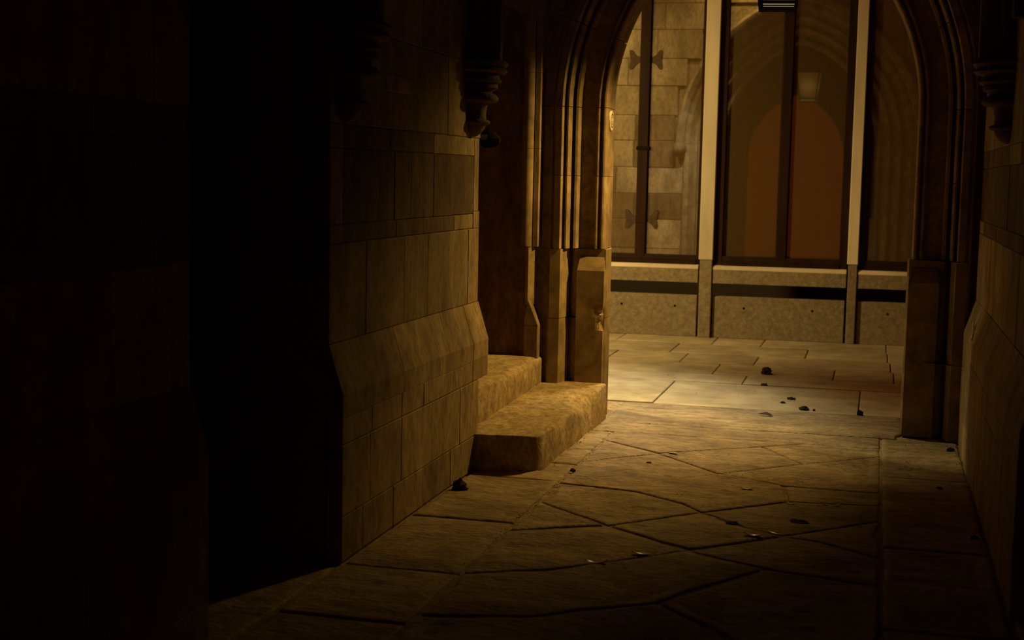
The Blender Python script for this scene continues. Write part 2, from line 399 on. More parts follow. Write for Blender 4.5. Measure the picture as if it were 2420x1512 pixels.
# plinth blocks on the passage face of the inner order, sloping tops, the left one with a broken arris
def plinth_block(sd, z0, chip):
    x0, _ = arch_pt(.158, (sd, 0)); x1, _ = arch_pt(-.014, (sd, 0)); bm = bmesh.new()
    nx, nz = 14, 44; zc, zt = .915, 1.0; rows = []
    for k in range(nz + 2):
        row = []
        for i in range(nx + 1):
            x = x0 + (x1 - x0) * i / nx
            z = z0 + (zc - z0) * k / nz if k <= nz else zt
            y = 8.665 if k <= nz else 8.705
            if k > nz: x += (.012 if i < nx / 2 else -.012) * (1 if x1 > x0 else -1) * abs(i - nx / 2) / (nx / 2)
            row.append([x, y, z])
        rows.append(row)
    if chip:
        for row in rows[:-1]:
            for i, p in enumerate(row):
                e = (nx - i) / nx
                d = max(0, .62 - e * 2.2) * math.exp(-((p[2] - .585) / .032) ** 2) + max(0, .5 - e * 1.1) * .6 * math.exp(-((p[2] - .66) / .025) ** 2)
                h = noise.noise(Vector((p[0] * 90, 3, p[2] * 60)))
                p[1] += d * .05 * (1 + .9 * h)
                if i == nx: p[0] -= d * .022 * (1 + .6 * h)
    deep = {}
    vs = [[bm.verts.new(p) for p in row] for row in rows]
    for k in range(len(vs) - 1):
        for i in range(nx): bm.faces.new((vs[k][i], vs[k][i + 1], vs[k + 1][i + 1], vs[k + 1][i]))
    for i in (0, nx):                                        # sides
        bk = [bm.verts.new((row[i][0], 8.72, row[i][2])) for row in rows]
        for k in range(len(rows) - 1): bm.faces.new((vs[k][i], vs[k + 1][i], bk[k + 1], bk[k]))
    bmesh.ops.recalc_face_normals(bm, faces=bm.faces)
    me = bpy.data.meshes.new('plinth_block'); bm.to_mesh(me); bm.free(); me.materials.append(M_ARCH)
    if chip:
        me.materials.append(M_CHIP)
        for p in me.polygons:
            c = p.center
            if c.z < .9 and c.y > 8.672 and c.y < 8.70 and p.normal.y < -.1: p.material_index = 1
    o = bpy.data.objects.new('plinth_block', me); C.objects.link(o); o.parent = wall_back; return o
plinth_block('l', .205, True); plinth_block('r', .0, False)
# courtyard face: coursed ashlar around the arch
ys = 9.335; z = 0.0; zc = [0, .34, .62, .98, 1.30, 1.62, 1.95, 2.26, 2.62, 2.95, 3.30, 3.62, 3.95, 4.3]
for i, (a, b) in enumerate(zip(zc[:-1], zc[1:])):
    def half(zz, uo=.585):
        if zz <= Z0: return HW + uo if zz > 1.85 else HW + .47
        d = (RAD + uo) ** 2 - (zz - Z0) ** 2
        return max(0, HW - RAD + math.sqrt(d)) if d > 0 else 0
    hx = max(half(a), half(b), half((a + b) / 2))
    for s in (-1, 1):
        end = 4.6 if s < 0 else 3.4
        xs = cuts(hx, end, .45, .85)
        for u, w in zip(xs[:-1], xs[1:]):
            p, q = sorted((XC + s * u, XC + s * w)); j = .003; bb = .006; yy = ys + R_.uniform(0, .008)
            v = []
            for ins, y in ((bb, yy + .012), (0, yy + .005), (0, yy - .02)):
                for (x, zz) in ((p + j + ins, a + j + ins), (q - j - ins, a + j + ins), (q - j - ins, b - j - ins), (p + j + ins, b - j - ins)): v.append((x, y, zz))
            f = [(0, 1, 2, 3)] + [(k + t, k + (t + 1) % 4, k + 4 + (t + 1) % 4, k + 4 + t) for k in (0, 4) for t in range(4)]
            mk('ashlar_block', v, f, M_WALL if R_.random() < .8 else M_DARK, wall_back)

# ------------------------------------------------------------------ doorways in the left wall
def door(idx, x, y0, y1, z0, z1, n):
    d = tag(MB().box(x - .03, x - .02, y0, y1, z0, z1).build('door_%d' % idx, M_DOOR), kind='structure')
    w = (y1 - y0) / n
    for i in range(n):
        MB().box(x - .02, x + .012, y0 + i * w + .003, y0 + (i + 1) * w - .003, z0 + .01, z1, .004).build('plank', M_DOOR, d)
    for z in (z0 + .35, z1 - .5):
        MB().box(x + .012, x + .02, y0 + .04, y1 - .15, z, z + .05, .003).build('strap_hinge', M_IRON, d)
    return d
door(1, -2.54, 3.88, 5.06, 0.0, 2.62, 7)
door(2, -2.54, 7.05, 8.64, 0.36, 2.62, 9)
door(3, 1.13, 3.88, 5.16, 0.0, 2.62, 7)
# far jamb of the steps doorway: block, broach stop, chamfer, then a roll moulding
YJ = 8.50
jamb = MB().box(-2.62, -2.09, YJ + .035, YJ + .20, .0, 2.62)
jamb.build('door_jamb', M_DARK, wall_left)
MB().box(-2.095, -2.007, YJ, YJ + .12, .36, .575, .004).build('jamb_base', M_WALL, wall_left)
v = [(-2.095, YJ, .575), (-2.007, YJ, .575), (-2.007, YJ + .10, .575), (-2.095, YJ + .10, .575), (-2.078, YJ + .012, .735), (-2.068, YJ + .035, .742), (-2.078, YJ + .10, .735)]
mk('broach_stop', v, [(0, 1, 4), (1, 5, 4), (1, 2, 5), (2, 6, 5), (2, 3, 6), (3, 0, 4, 6), (4, 5, 6), (3, 2, 1, 0)], M_ARCH, wall_left)
MB().prism([(-2.095, YJ + .01), (-2.078, YJ + .01), (-2.05, YJ + .05), (-2.05, YJ + .12), (-2.095, YJ + .12)], 2, .70, 1.06).build('chamfered_jamb', M_ARCH, wall_left)
pr = [(-2.136, YJ + .06)] + [(-2.100 + .036 * math.cos(w), YJ + .03 + .036 * math.sin(w)) for w in [math.radians(t) for t in range(170, 381, 21)]] + \
     [(-2.066, YJ + .055), (-2.058, YJ + .03), (-2.030, YJ + .034), (-2.026, YJ + .06), (-2.026, YJ + .12), (-2.136, YJ + .12)]
for a, b in ((1.06, 1.66), (1.66, 2.12), (2.12, 2.62)):
    MB().prism(pr, 2, a + .001, b - .001).build('roll_moulding', M_ARCH, wall_left, 30)
# jambs of the dark doorways nearer the lens: plain chamfered edges
for sx, sg, ya in ((XL, 1, 3.9), (XR, -1, 3.9)):
    MB().prism([(sx - sg * .06, ya - .05), (sx - sg * .004, ya - .05), (sx - sg * .004, ya - .02), (sx - sg * .03, ya + .004), (sx - sg * .06, ya + .004)], 2, 1.12, WALL_TOP).build('chamfered_jamb', M_WALL, wall_left if sg > 0 else wall_right)
for sx, sg, ya in ((XL, 1, 5.02), (XR, -1, 5.12)):
    q = [(sx - sg * .12, ya - .01), (sx - sg * .06, ya - .045), (sx - sg * .03, ya - .045), (sx - sg * .01, ya - .02), (sx - sg * .01, ya + .01), (sx - sg * .12, ya + .01)]
    MB().prism(q, 2, 1.10, 2.62).build('roll_moulding', M_DARK, wall_left if sg > 0 else wall_right)

# ------------------------------------------------------------------ vault and its ribs
def vault(k, dz=0):
    t = math.pi * k; c = math.cos(t)
    return (XC - (XR - XL) / 2 * math.copysign(abs(c) ** .85, c), WALL_TOP - .04 + dz + 1.42 * math.sin(t) ** .9)
nv = 28
vv = [];ff = []
for y in (-1.6, 2.0, 5.0, 8.62):
    for k in range(nv + 1): x, z = vault(k / nv); vv.append((x, y, z))
for i in range(3):
    for k in range(nv): a = i * (nv + 1) + k; ff.append((a, a + 1, a + nv + 2, a + nv + 1))
n0 = len(vv)
vv += [(x, y, z + .25) for x, y, z in vv]
ff += [tuple(i + n0 for i in f) for f in ff]
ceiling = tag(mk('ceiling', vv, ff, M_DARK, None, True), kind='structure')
def corbel_and_rib(side, yc, label, name='corbel'):
    x0 = side.x; cx = x0 - side.g * 0.01
    e = empty(name, (0, 0, 0))
    a0, a1 = (-math.pi / 2, math.pi / 2) if side.g > 0 else (math.pi / 2, 3 * math.pi / 2)
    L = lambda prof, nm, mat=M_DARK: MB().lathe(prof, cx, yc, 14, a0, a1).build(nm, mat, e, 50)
    L([(.004, 1.683), (.03, 1.685), (.055, 1.70), (.075, 1.725), (.082, 1.748)], 'drop')
    L([(.08, 1.745), (.098, 1.748), (.104, 1.756), (.098, 1.766), (.08, 1.772)], 'lower_bead')
    L([(.082, 1.77), (.080, 1.80), (.086, 1.835), (.10, 1.855)], 'bell')
    L([(.098, 1.853), (.132, 1.857), (.141, 1.866), (.141, 1.88), (.128, 1.895)], 'middle_ring')
    L([(.125, 1.893), (.108, 1.905), (.117, 1.917), (.138, 1.925), (.138, 1.945), (.13, 1.952)], 'upper_neck')
    L([(.128, 1.95), (.152, 1.953), (.158, 1.963), (.148, 1.972), (.142, 1.99), (.148, 1.998)], 'ring')
    L([(.145, 1.996), (.176, 2.0), (.185, 2.01), (.178, 2.02), (.168, 2.024), (.18, 2.032), (.19, 2.045), (.18, 2.06), (.0, 2.064)], 'abacus')
    tag(e, label, 'corbel')
    return e
corbel_and_rib(LEFT, 6.93, 'carved stone corbel at the corner beside the steps doorway')
corbel_and_rib(LEFT, 5.17, 'black silhouetted stone corbel on the wall between the two doorways')
corbel_and_rib(RIGHT, 6.93, 'dark stone corbel high on the wall right of the arch')
RIBSEC = [(-.10, -.04), (-.10, .05), (-.06, .07), (-.055, .11), (-.025, .15), (.025, .15), (.055, .11), (.06, .07), (.10, .05), (.10, -.04)]
for yc in (5.17, 6.93):
    nst = 36; pieces = 9; per = nst // pieces
    st = [vault(k / nst) for k in range(nst + 1)]
    st[0] = (st[0][0], 2.064); st[-1] = (st[-1][0], 2.064)
    for q in range(pieces):
        v = []; nn = len(RIBSEC)
        for k in range(q * per, (q + 1) * per + 1):
            x, z = st[k]; xa, za = st[max(k - 1, 0)]; xb, zb = st[min(k + 1, nst)]
            t = Vector((xb - xa, zb - za)).normalized(); nrm = Vector((t.y, -t.x))
            if nrm.dot(Vector((XC - x, 2.2 - z))) < 0: nrm = -nrm
            if k in (0, nst): nrm = Vector((1 if k == 0 else -1, 0))
            for (dy, dn) in RIBSEC: v.append((x + nrm.x * dn, yc + dy, z + nrm.y * dn))
        f = []
        for i in range(per):
            for j in range(nn - 1): a = i * nn + j; f.append((a, a + 1, a + nn + 1, a + nn))
        f.append(tuple(range(nn))); f.append(tuple(range(per * nn, per * nn + nn)))
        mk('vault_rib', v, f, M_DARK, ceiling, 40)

# ------------------------------------------------------------------ passage floor: flagstones laid on the diagonal between two border rows
floor = tag(MB().box(-2.62, 1.2, -1.6, 9.40, -.12, -.009).build('floor', M_JOINT), kind='structure')
from mathutils.geometry import delaunay_2d_cdt
def bedding(x, y):
    """height of the split, worn sandstone beds: ragged ledges a few millimetres high"""
    t = 2.3 * noise.noise(Vector((x * 1.9, y * 3.4, 1.7))) + .55 * noise.noise(Vector((x * 7.5, y * 13, 4.2)))
    k = math.floor(t * 1.6); f = t * 1.6 - k; f = 0 if f < .72 else (f - .72) / .28
    return .0062 * (k + f * f * (3 - 2 * f)) + .0022 * noise.noise(Vector((x * 22, y * 34, 8)))
def flag(poly, parent, mat, name='flagstone', gap=.006, z=0.0, rag=.006, rnd=.010, seed=0, tilt=.004, step=.07, th=.05, relief=0.0, nick=0.0):
    P = [Vector((x, y)) for x, y in poly]
    area = sum(P[i].x * P[(i + 1) % len(P)].y - P[(i + 1) % len(P)].x * P[i].y for i in range(len(P)))
    if area < 0: P.reverse()
    pts = []
    for i, p in enumerate(P):
        q = P[(i + 1) % len(P)]; n = max(1, int((q - p).length / step))
        for k in range(n): pts.append(p.lerp(q, k / n))
    n = len(pts)
    nrm = []
    for i in range(n):
        a = (pts[i] - pts[i - 1]).normalized(); b = (pts[(i + 1) % n] - pts[i]).normalized()
        t = a + b; t = t.normalized() if t.length > 1e-6 else b
        k = 1 / max(.5, math.sqrt(max(.01, (1 + a.dot(b)) / 2)))
        nrm.append(Vector((-t.y, t.x)) * k)
    c = sum(pts, Vector((0, 0))) / n
    tx, ty = R_.uniform(-tilt, tilt), R_.uniform(-tilt, tilt); dz = z + R_.uniform(-.002, .002)
    v = []; sd = Vector((seed * 3.7, seed * 1.9, 0))
    for ins, h in ((gap, -th), (gap, -.010), (gap + .3 * rnd, -.004), (gap + rnd, -.0008), (gap + 2.6 * rnd, 0)):
        for i in range(n):
            w = rag * (noise.noise(Vector((pts[i].x * 9, pts[i].y * 9, 0)) + sd) + .6) + nick * max(0, noise.noise(Vector((pts[i].x * 3.3, pts[i].y * 3.3, 6)) + sd) - .1)
            q = pts[i] + nrm[i] * (ins + max(0, w))
            v.append((q.x, q.y, dz + h + (q.x - c.x) * tx + (q.y - c.y) * ty))
    f = []
    for r in range(4):
        for i in range(n): f.append((r * n + i, r * n + (i + 1) % n, (r + 1) * n + (i + 1) % n, (r + 1) * n + i))
    if not relief:
        f.append(tuple(range(4 * n, 5 * n)))
        return mk(name, v, f, mat, parent, 60)
    ring = [Vector(q[:2]) for q in v[4 * n:]]; x0 = min(q.x for q in ring); x1 = max(q.x for q in ring); y0 = min(q.y for q in ring); y1 = max(q.y for q in ring)
    inner = []; fx, fy = .034, .015; yy = y0 + fy / 2; row = 0
    while yy < y1:
        xx = x0 + fx * (.5 if row % 2 else 0)
        while xx < x1:
            q = Vector((xx + R_.uniform(-.2, .2) * fx, yy + R_.uniform(-.2, .2) * fy))
            ins_ = False; dmin = 9.0
            for i in range(n):
                a, b = ring[i], ring[i - 1]
                if (a.y > q.y) != (b.y > q.y) and q.x < (b.x - a.x) * (q.y - a.y) / (b.y - a.y) + a.x: ins_ = not ins_
                d = b - a; t = max(0, min(1, (q - a).dot(d) / max(1e-9, d.length_squared))); dmin = min(dmin, (q - a - d * t).length)
            if ins_ and dmin > .008: inner.append((q, dmin))
            xx += fx
        yy += fy; row += 1
    out = delaunay_2d_cdt(ring + [q for q, _ in inner], [], [list(range(n))], 1, 1e-6)
    ov, of, src = out[0], out[2], out[3]
    h0 = bedding(c.x, c.y); base = len(v); idx = {}
    for k, q in enumerate(ov):
        o = [t for t in src[k] if t < n]
        if o: idx[k] = 4 * n + o[0]
        else:
            d = min((t for t in src[k]), default=None); dm = inner[d - n][1] if d is not None and d >= n else .05
            h = relief * max(-.012, min(.010, bedding(q.x, q.y) - h0)) * min(1, dm / .05)
            idx[k] = len(v); v.append((q.x, q.y, dz + h + (q.x - c.x) * tx + (q.y - c.y) * ty))
    for q in of: f.append(tuple(idx[t] for t in q))
    return mk(name, v, f, mat, parent, 60)
Lb, Rb = -1.465, .07
A = (-1.11, 7.64); B = (-.727, 7.208); Cc = (-.716, 6.337); D = (-1.074, 5.95); Ee = (-.684, 5.655); Ff = (-.333, 6.015)
FLAGS = [
 [(Lb, 8.21), (-.36, 8.21), (-.581, 8.037), A, (Lb, 7.928)],
 [(Lb, 7.928), A, (Lb, 7.272)],
 [A, (-.581, 8.037), (-.33, 7.607), (-.431, 7.513), B],
 [(-.581, 8.037), (-.36, 8.21), (Rb, 8.21), (Rb, 7.98), (-.33, 7.607)],
 [(Lb, 7.272), A, B, (-1.075, 6.881), (Lb, 6.906)],
 [B, (-.431, 7.513), (-.33, 7.607), (Rb, 7.98), (Rb, 7.018), (-.096, 7.015), (-.4, 7.034)],
 [(Lb, 6.906), (-1.075, 6.881), B, (-.4, 7.034), (-.35, 6.69), Cc, (-.819, 6.48), (-1.062, 6.653), (Lb, 6.72)],
 [(-.4, 7.034), (-.096, 7.015), (Rb, 7.018), (Rb, 6.74), (-.35, 6.69)],
 [(Lb, 6.72), (-1.062, 6.653), (-.819, 6.48), Cc, D, (Lb, 6.3)],
 [(Lb, 6.3), D, (Lb, 5.72)],
 [Cc, (-.35, 6.69), (Rb, 6.74), (Rb, 6.431), Ff, (-.5, 6.12)],
 [D, Cc, (-.5, 6.12), Ff, Ee],
 [(Lb, 5.72), D, Ee, (-.983, 5.36), (-1.157, 5.2), (Lb, 5.03)],
 [Ff, (Rb, 6.431), (Rb, 5.782), (-.185, 5.976)],
 [Ee, Ff, (-.185, 5.976), (Rb, 5.782), (Rb, 5.376), (-.372, 5.464)],
 [(Lb, 5.03), (-1.157, 5.2), (-.983, 5.36), Ee, (-.372, 5.464), (-.7, 4.9), (-1.1, 4.6), (Lb, 4.5)],
 [(-.372, 5.464), (Rb, 5.376), (Rb, 4.3), (-.3, 4.45), (-.7, 4.9)],
 [(Lb, 4.5), (-1.1, 4.6), (-.7, 4.9), (-.3, 4.45), (-.8, 3.9), (Lb, 3.9)],
 [(-.3, 4.45), (Rb, 4.3), (Rb, 3.4), (-.8, 3.9)],
 [(Lb, 3.9), (-.8, 3.9), (Rb, 3.4), (Rb, 2.5), (Lb, 2.5)],
 [(Lb, 2.5), (Rb, 2.5), (Rb, 1.2), (Lb, 1.2)], [(Lb, 1.2), (Rb, 1.2), (Rb, -.6), (Lb, -.6)],
]
for i, p in enumerate(FLAGS): flag(p, floor, M_FLAG, seed=i, gap=.003 if i < 8 else .005, rag=.003 if i < 8 else .007, rnd=.007, relief=1.0 if i < 18 else 0, nick=.018 if i < 8 else .05)
for lo, hi, js in ((-1.94, Lb, [8.21, 7.60, 7.19, 6.76, 5.86, 5.03, 4.4, 3.8, 2.9, 1.8, .6, -.6]), (Rb, .505, [8.54, 7.43, 5.96, 4.85, 3.7, 2.4, 1.0, -.6])):
    for i, (a, b) in enumerate(zip(js[:-1], js[1:])):
        flag([(lo, a), (hi, a), (hi, b), (lo, b)], floor, M_FLAG, seed=40 + i, gap=.004, relief=.8 if b > 3.5 else 0, nick=.012)
flag([(-1.60, 8.54), (Rb, 8.54), (Rb, 8.21), (-1.60, 8.21)], floor, M_FLAG, seed=60, gap=.0035, rag=.002, relief=.8)
flag([(-1.60, 9.35), (.197, 9.35), (.197, 8.72), (.16, 8.64), (.16, 8.54), (-1.60, 8.54)], floor, M_FLAG, name='threshold_stone', seed=61, gap=.003, rag=.002, z=.004, relief=.6)
for x0, x1, y0, y1 in ((-2.54, -1.945, 3.9, 5.02), (.51, 1.13, 3.9, 5.12)): flag([(x0, y0), (x1, y0), (x1, y1), (x0, y1)], floor, M_FLAG, seed=70)

# ------------------------------------------------------------------ courtyard paving
pavement = tag(MB().box(-7, 4.5, 9.36, 13.62, -.14, -.012).build('pavement', M_DIRTJ), kind='structure')
ROWS = [(9.352, 10.458, [-4.6, -2.9, -1.41, -.07, 1.3, 2.6]), (10.482, 10.924, [-4.4, -3.1, -2.2, -.92, .9, 2.2]), (10.936, 11.575, [-4.5, -3.3, -2.3, -1.19, -.28, .17, 1.4, 2.6]),
        (11.585, 12.195, [-4.6, -3.2, -2.14, -1.53, -.93, .15, 1.3, 2.5]), (12.205, 12.895, [-4.4, -2.9, -1.7, -.55, .13, 1.2, 2.4]), (12.905, 13.56, [-4.2, -3.2, -2.3, -1.42, -.98, .12, 1.5, 2.6])]
for i, (a, b, js) in enumerate(ROWS):
    for k, (u, w) in enumerate(zip(js[:-1], js[1:])):
        a_ = a + .026 if i == 0 and k == 1 else a
        flag([(u, a_), (w, a_), (w, b), (u, b)], pavement, M_PAVE, name='paving_slab', seed=80 + k, gap=.0035, rag=.0006, rnd=.003, tilt=.0012, step=.5)

# ------------------------------------------------------------------ steps up to the doorway
def low_step():
    ztop = lambda x, y: .184 + .030 * min(1, max(0, (y - 6.9) / 1.7)) - .016 * math.exp(-((y - 7.85) / .42) ** 2) * min(1, max(0, (x + 1.96) / .3))
    rad = lambda y: .014 + .05 * math.exp(-((y - 7.42) / .13) ** 2) + .105 * math.exp(-((y - 8.10) / .22) ** 2)
    B = [(-1.80, 6.884), (-1.745, 6.892)] + [(-1.692 + .08 * math.cos(w), 7.0 - .10 * math.sin(w)) for w in [math.radians(a) for a in (90, 72, 54, 36, 18, 0)]]
    B += [(-1.611 + .011 * k / 44, 7.0 + 1.67 * k / 44) for k in range(1, 45)]
    v = []; f = []; angs = (0, 18, 36, 54, 72, 90)
    for k, (bx, by) in enumerate(B):
        ly = 6.855 + (.10 * k / 7 if k < 7 else .10 + (by - 7.0) * (1.67 - .01) / 1.67 + .045 * min(1, (k - 7) / 6))
        ly = min(ly, 8.67); Lp = Vector((-1.994, ly)); Bp = Vector((bx, by)); d = (Bp - Lp); w = d.length; d.normalize()
        r = rad(by); Bp += d * .007 * noise.noise(Vector((by * 7, 0, 4)))
        row = [(*Lp, -.01), (*Lp, ztop(*Lp))]
        for s_ in (.2, .4, .6, .75, .88):
            q = Lp + d * (w - r * 1.3) * s_; row.append((q.x, q.y, ztop(q.x, q.y) + .0025 * noise.noise(Vector((q.x * 16, q.y * 11, 1)))))
        for a in angs:
            q = Bp - d * r * 1.3 * (1 - math.sin(math.radians(a))); row.append((q.x, q.y, ztop(q.x, q.y) - r * (1 - math.cos(math.radians(a)))))
        q = Bp + d * .004; row += [(q.x, q.y, .07), (q.x, q.y, -.01)]
        v += row
    n = len(row)
    for k in range(len(B) - 1):
        for j in range(n - 1): a = k * n + j; f.append((a, a + 1, a + n + 1, a + n))
    f.append(tuple(range(n))); f.append(tuple(range((len(B) - 1) * n, len(B) * n)))
    return mk('stone_step', v, f, M_STEP, None, 50)
tag(low_step(), 'lower stone step with a rounded end standing on the flagstones', 'step')
def up_low(name):
    secs = []; ny = 40; v = []; f = []
    angs = [0, 15, 30, 45, 60, 75, 90]
    for k in range(ny + 1):
        y = 6.97 + (8.60 - 6.97) * k / ny
        t = k / ny; r = .014 + .030 * math.exp(-((t - .45) / .28) ** 2) + .045 * math.exp(-((t - .86) / .09) ** 2) + .008 * noise.noise(Vector((0, y * 9, 0)))
        top = .392 - .018 * math.exp(-((t - .5) / .3) ** 2) - .012 * t
        x = -1.993 + .004 * noise.noise(Vector((3, y * 6, 0)))
        row = [(x, y, .17), (x, y, .25)] + [(x - r * 1.5 * (1 - math.cos(math.radians(a))), y, top - r * .85 * (1 - math.sin(math.radians(a)))) for a in angs]
        row += [(-2.18, y, top + .004), (-2.36, y, top), (-2.54, y, top), (-2.54, y, .17)]
        secs.append(row)
    n = len(secs[0])
    for r in secs: v += r
    for k in range(ny):
        for j in range(n - 1): a = k * n + j; f.append((a, a + 1, a + n + 1, a + n))
    f.append(tuple(range(n))); f.append(tuple(range(ny * n, ny * n + n)))
    return mk(name, v, f, M_STEP, None, 60)
tag(up_low('stone_step'), 'upper worn stone step inside the doorway, behind the lower one', 'step')

def flake(pts, z, parent, name, mat, h=.0012):
    n = len(pts); v = [(x, y, z) for x, y in pts] + [(x, y, z + h) for x, y in pts]
    return mk(name, v, [tuple(range(n)), tuple(range(n, 2 * n))] + [(i, (i + 1) % n, n + (i + 1) % n, n + i) for i in range(n)], mat, parent)
flake([(-1.885, 7.59), (-1.83, 7.60), (-1.80, 7.66), (-1.775, 7.76), (-1.81, 7.72), (-1.825, 7.80), (-1.85, 7.70), (-1.88, 7.66)], .1775, bpy.data.objects['stone_step'], 'scuff_mark', M_CHIP, .006)
ashlar(LEFT, wall_left, 5.62, 5.955, 1.835, 1.905, .004, M_STEP, name='pale_stone')  # block in a paler stone than its neighbours
# ------------------------------------------------------------------ glazed screen across the courtyard (slightly turned)
SCR = math.atan(.030)
def screen_obj(o): o.location = (-1.0, 13.5, 0); o.rotation_euler = (0, 0, SCR); return o
gx = lambda x: x + 1.0
def post(x0, x1, label):
    e = screen_obj(empty('concrete_post'))
    w = x1 - x0
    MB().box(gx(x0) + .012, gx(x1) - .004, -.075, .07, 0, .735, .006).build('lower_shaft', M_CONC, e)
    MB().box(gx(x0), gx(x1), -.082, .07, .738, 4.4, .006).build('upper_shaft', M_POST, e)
    return tag(e, label, 'post', 'posts of the glazed screen')
post(-1.625, -1.492, 'pale concrete post of the glazed screen, the brightly lit one')
post(-.262, -.164, 'concrete post of the glazed screen nearest the arch edge, in dimmer light')
post(-2.99, -2.86, 'concrete post of the glazed screen hidden behind the left jamb')
post(1.10, 1.20, 'concrete post of the glazed screen hidden behind the right jamb')
BAYS = [(-2.86, -1.625, 'beside the butterfly hinges'), (-1.492, -.262, 'between the two visible posts'), (-.164, 1.10, 'half hidden by the right jamb')]
for i, (x0, x1, where) in enumerate(BAYS):
    a, b = gx(x0), gx(x1)
    r = MB().prism([(-.060, .520), (-.060, .645), (-.050, .668), (-.03, .682), (.03, .688), (.03, .520)], 0, a + .004, b - .004).build('sill_beam', M_CONC)
    MB().prism([(-.064, .648), (-.064, .660), (-.056, .676), (-.040, .688), (.03, .694), (.03, .680), (-.05, .668), (-.060, .648)], 0, a + .004, b - .004).build('sill_lit_edge', M_POST, r)  # paler strip paints the light along the beam's top edge
    tag(screen_obj(r), 'rough concrete sill beam ' + where, 'beam', 'sill beams of the screen')
    p = screen_obj(MB().box(a + .006, b - .006, -.035, .03, 0, .398, .006).build('plinth_slab', M_CONC))
    tag(p, 'low concrete slab under the dark gap ' + where, 'slab', 'low panels of the screen')
    for hx in ([-2.35, -1.84] if i == 0 else [-1.19, -.56] if i == 1 else [.12, .75]):
        def rot(q): return (q[0], -q[2], q[1])
        MB().lathe([(.0, .040), (.008, .040), (.012, .036), (.012, .030)], gx(hx), .29, 10, tf=lambda q: (q[0], -q[2], q[1])).build('bolt_head', M_IRON, p)
    # window
    xm = {0: (-2.235, -2.142), 1: (-.912, -.822), 2: (.43, .52)}[i]
    st = {0: (.03, .030), 1: (.080, .075), 2: (.062, .05)}[i]
    z0, z1 = .69, 4.4
    w = screen_obj(MB().box(a, b, .042, .07, z0, z0 + .03).build('window_%d' % (i + 1), M_FRAME)); tag(w, kind='structure')
    MB().box(a, a + st[0], -.03, .06, z0, z1, .004).build('stile', M_FRAME, w)
    MB().box(b - st[1], b, -.03, .06, z0, z1, .004).build('stile', M_FRAME, w)
    MB().prism([(-.045, z0), (-.045, z0 + .03), (-.03, z0 + .045), (-.022, z0 + .085), (.05, z0 + .085), (.05, z0)], 0, a + st[0], b - st[1]).build('bottom_rail', M_FRAME, w)
    ma, mb = gx(xm[0]), gx(xm[1])
    MB().box(ma, mb, -.03, .06, z0 + .05, z1, .006).build('mullion', M_FRAME, w)
    MB().box(ma - .008, mb + .008, -.012, .05, z0 + .08, z1, .003).build('glazing_bead', M_FRAME, w)
    for u, q in ((a + st[0], ma), (mb, b - st[1])):
        MB().box(u, q, .010, .016, z0 + .08, z1).build('pane', M_GLASS, w)
    if i == 0:
        mc = (ma + mb) / 2
        for zc in (2.60, 1.10):
            for s in (-1, 1):
                o = [(.040, -.022), (.07, -.028), (.105, -.055), (.128, -.088), (.150, -.092), (.158, -.07), (.152, -.03), (.148, 0)]
                o = o + [(x, -z) for x, z in o[-2::-1]]
                MB().prism([(mc + s * x, zc + z) for x, z in o], 1, -.008, .004).build('butterfly_hinge', M_HINGE, w)
            MB().box(mc - .044, mc + .044, -.036, -.028, zc - .03, zc + .03, .003).build('hinge_knuckle', M_FRAME, w)
        MB().box(mc - .065, mc + .065, -.04, .0, 1.755, 1.79, .006).build('catch', M_IRON, w)
# dim room behind the glass
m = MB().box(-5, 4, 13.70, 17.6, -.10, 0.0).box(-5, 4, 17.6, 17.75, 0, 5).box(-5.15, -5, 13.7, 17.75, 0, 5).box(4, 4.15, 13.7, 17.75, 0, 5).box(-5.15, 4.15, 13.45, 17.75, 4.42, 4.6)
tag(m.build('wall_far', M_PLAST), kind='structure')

# ------------------------------------------------------------------ lantern under the arch
LX, LY, LZ = -.624, 8.55, 2.485
lant = empty('hanging_lantern', (LX, LY, LZ)); lant.rotation_euler = (0, 0, math.radians(7))
tag(lant, 'black framed lantern hanging under the arch, only its bottom edge in view', 'lantern')
hb, ht, LH = .096, .138, .36
def sq(h, z): return [(-h, -h, z), (h, -h, z), (h, h, z), (-h, h, z)]
def taper(z): return hb + (ht - hb) * z / LH
bt = MB()
def ringbar(mb, z0, z1, t, o=.0):
    for k in range(4):
        c0 = Vector(sq(1, 0)[k]); c1 = Vector(sq(1, 0)[(k + 1) % 4])
        v = []
        for z in (z0, z1):
            h = taper(z) + o
            for cc in (c0, c1):
                v += [(cc.x * h, cc.y * h, z), (cc.x * (h - t), cc.y * (h - t), z)]
        mb.add(v, [(0, 2, 6, 4), (1, 5, 7, 3), (0, 1, 3, 2), (4, 6, 7, 5)])
ringbar(bt, 0, .006, .012, .004); ringbar(bt, .026, .043, .014, .004); bt.build('bottom_frame', M_IRON, lant)
br = MB(); ringbar(br, .006, .0125, .004, -.002); ringbar(br, .0175, .026, .004, -.002); br = MB()
for z0, z1 in ((.006, .0125), (.0175, .026)):
    c = sq(taper(z0) - .003, z0) + sq(taper(z1) - .003, z1); br.add(c, [(k, (k + 1) % 4, 4 + (k + 1) % 4, 4 + k) for k in range(4)])
br.build('bright_rail', M_GLOW, lant)  # bright rails drawn as glowing strips
b2 = MB(); ringbar(b2, .0125, .0175, .010, .0); b2.build('dark_rail', M_IRON, lant)
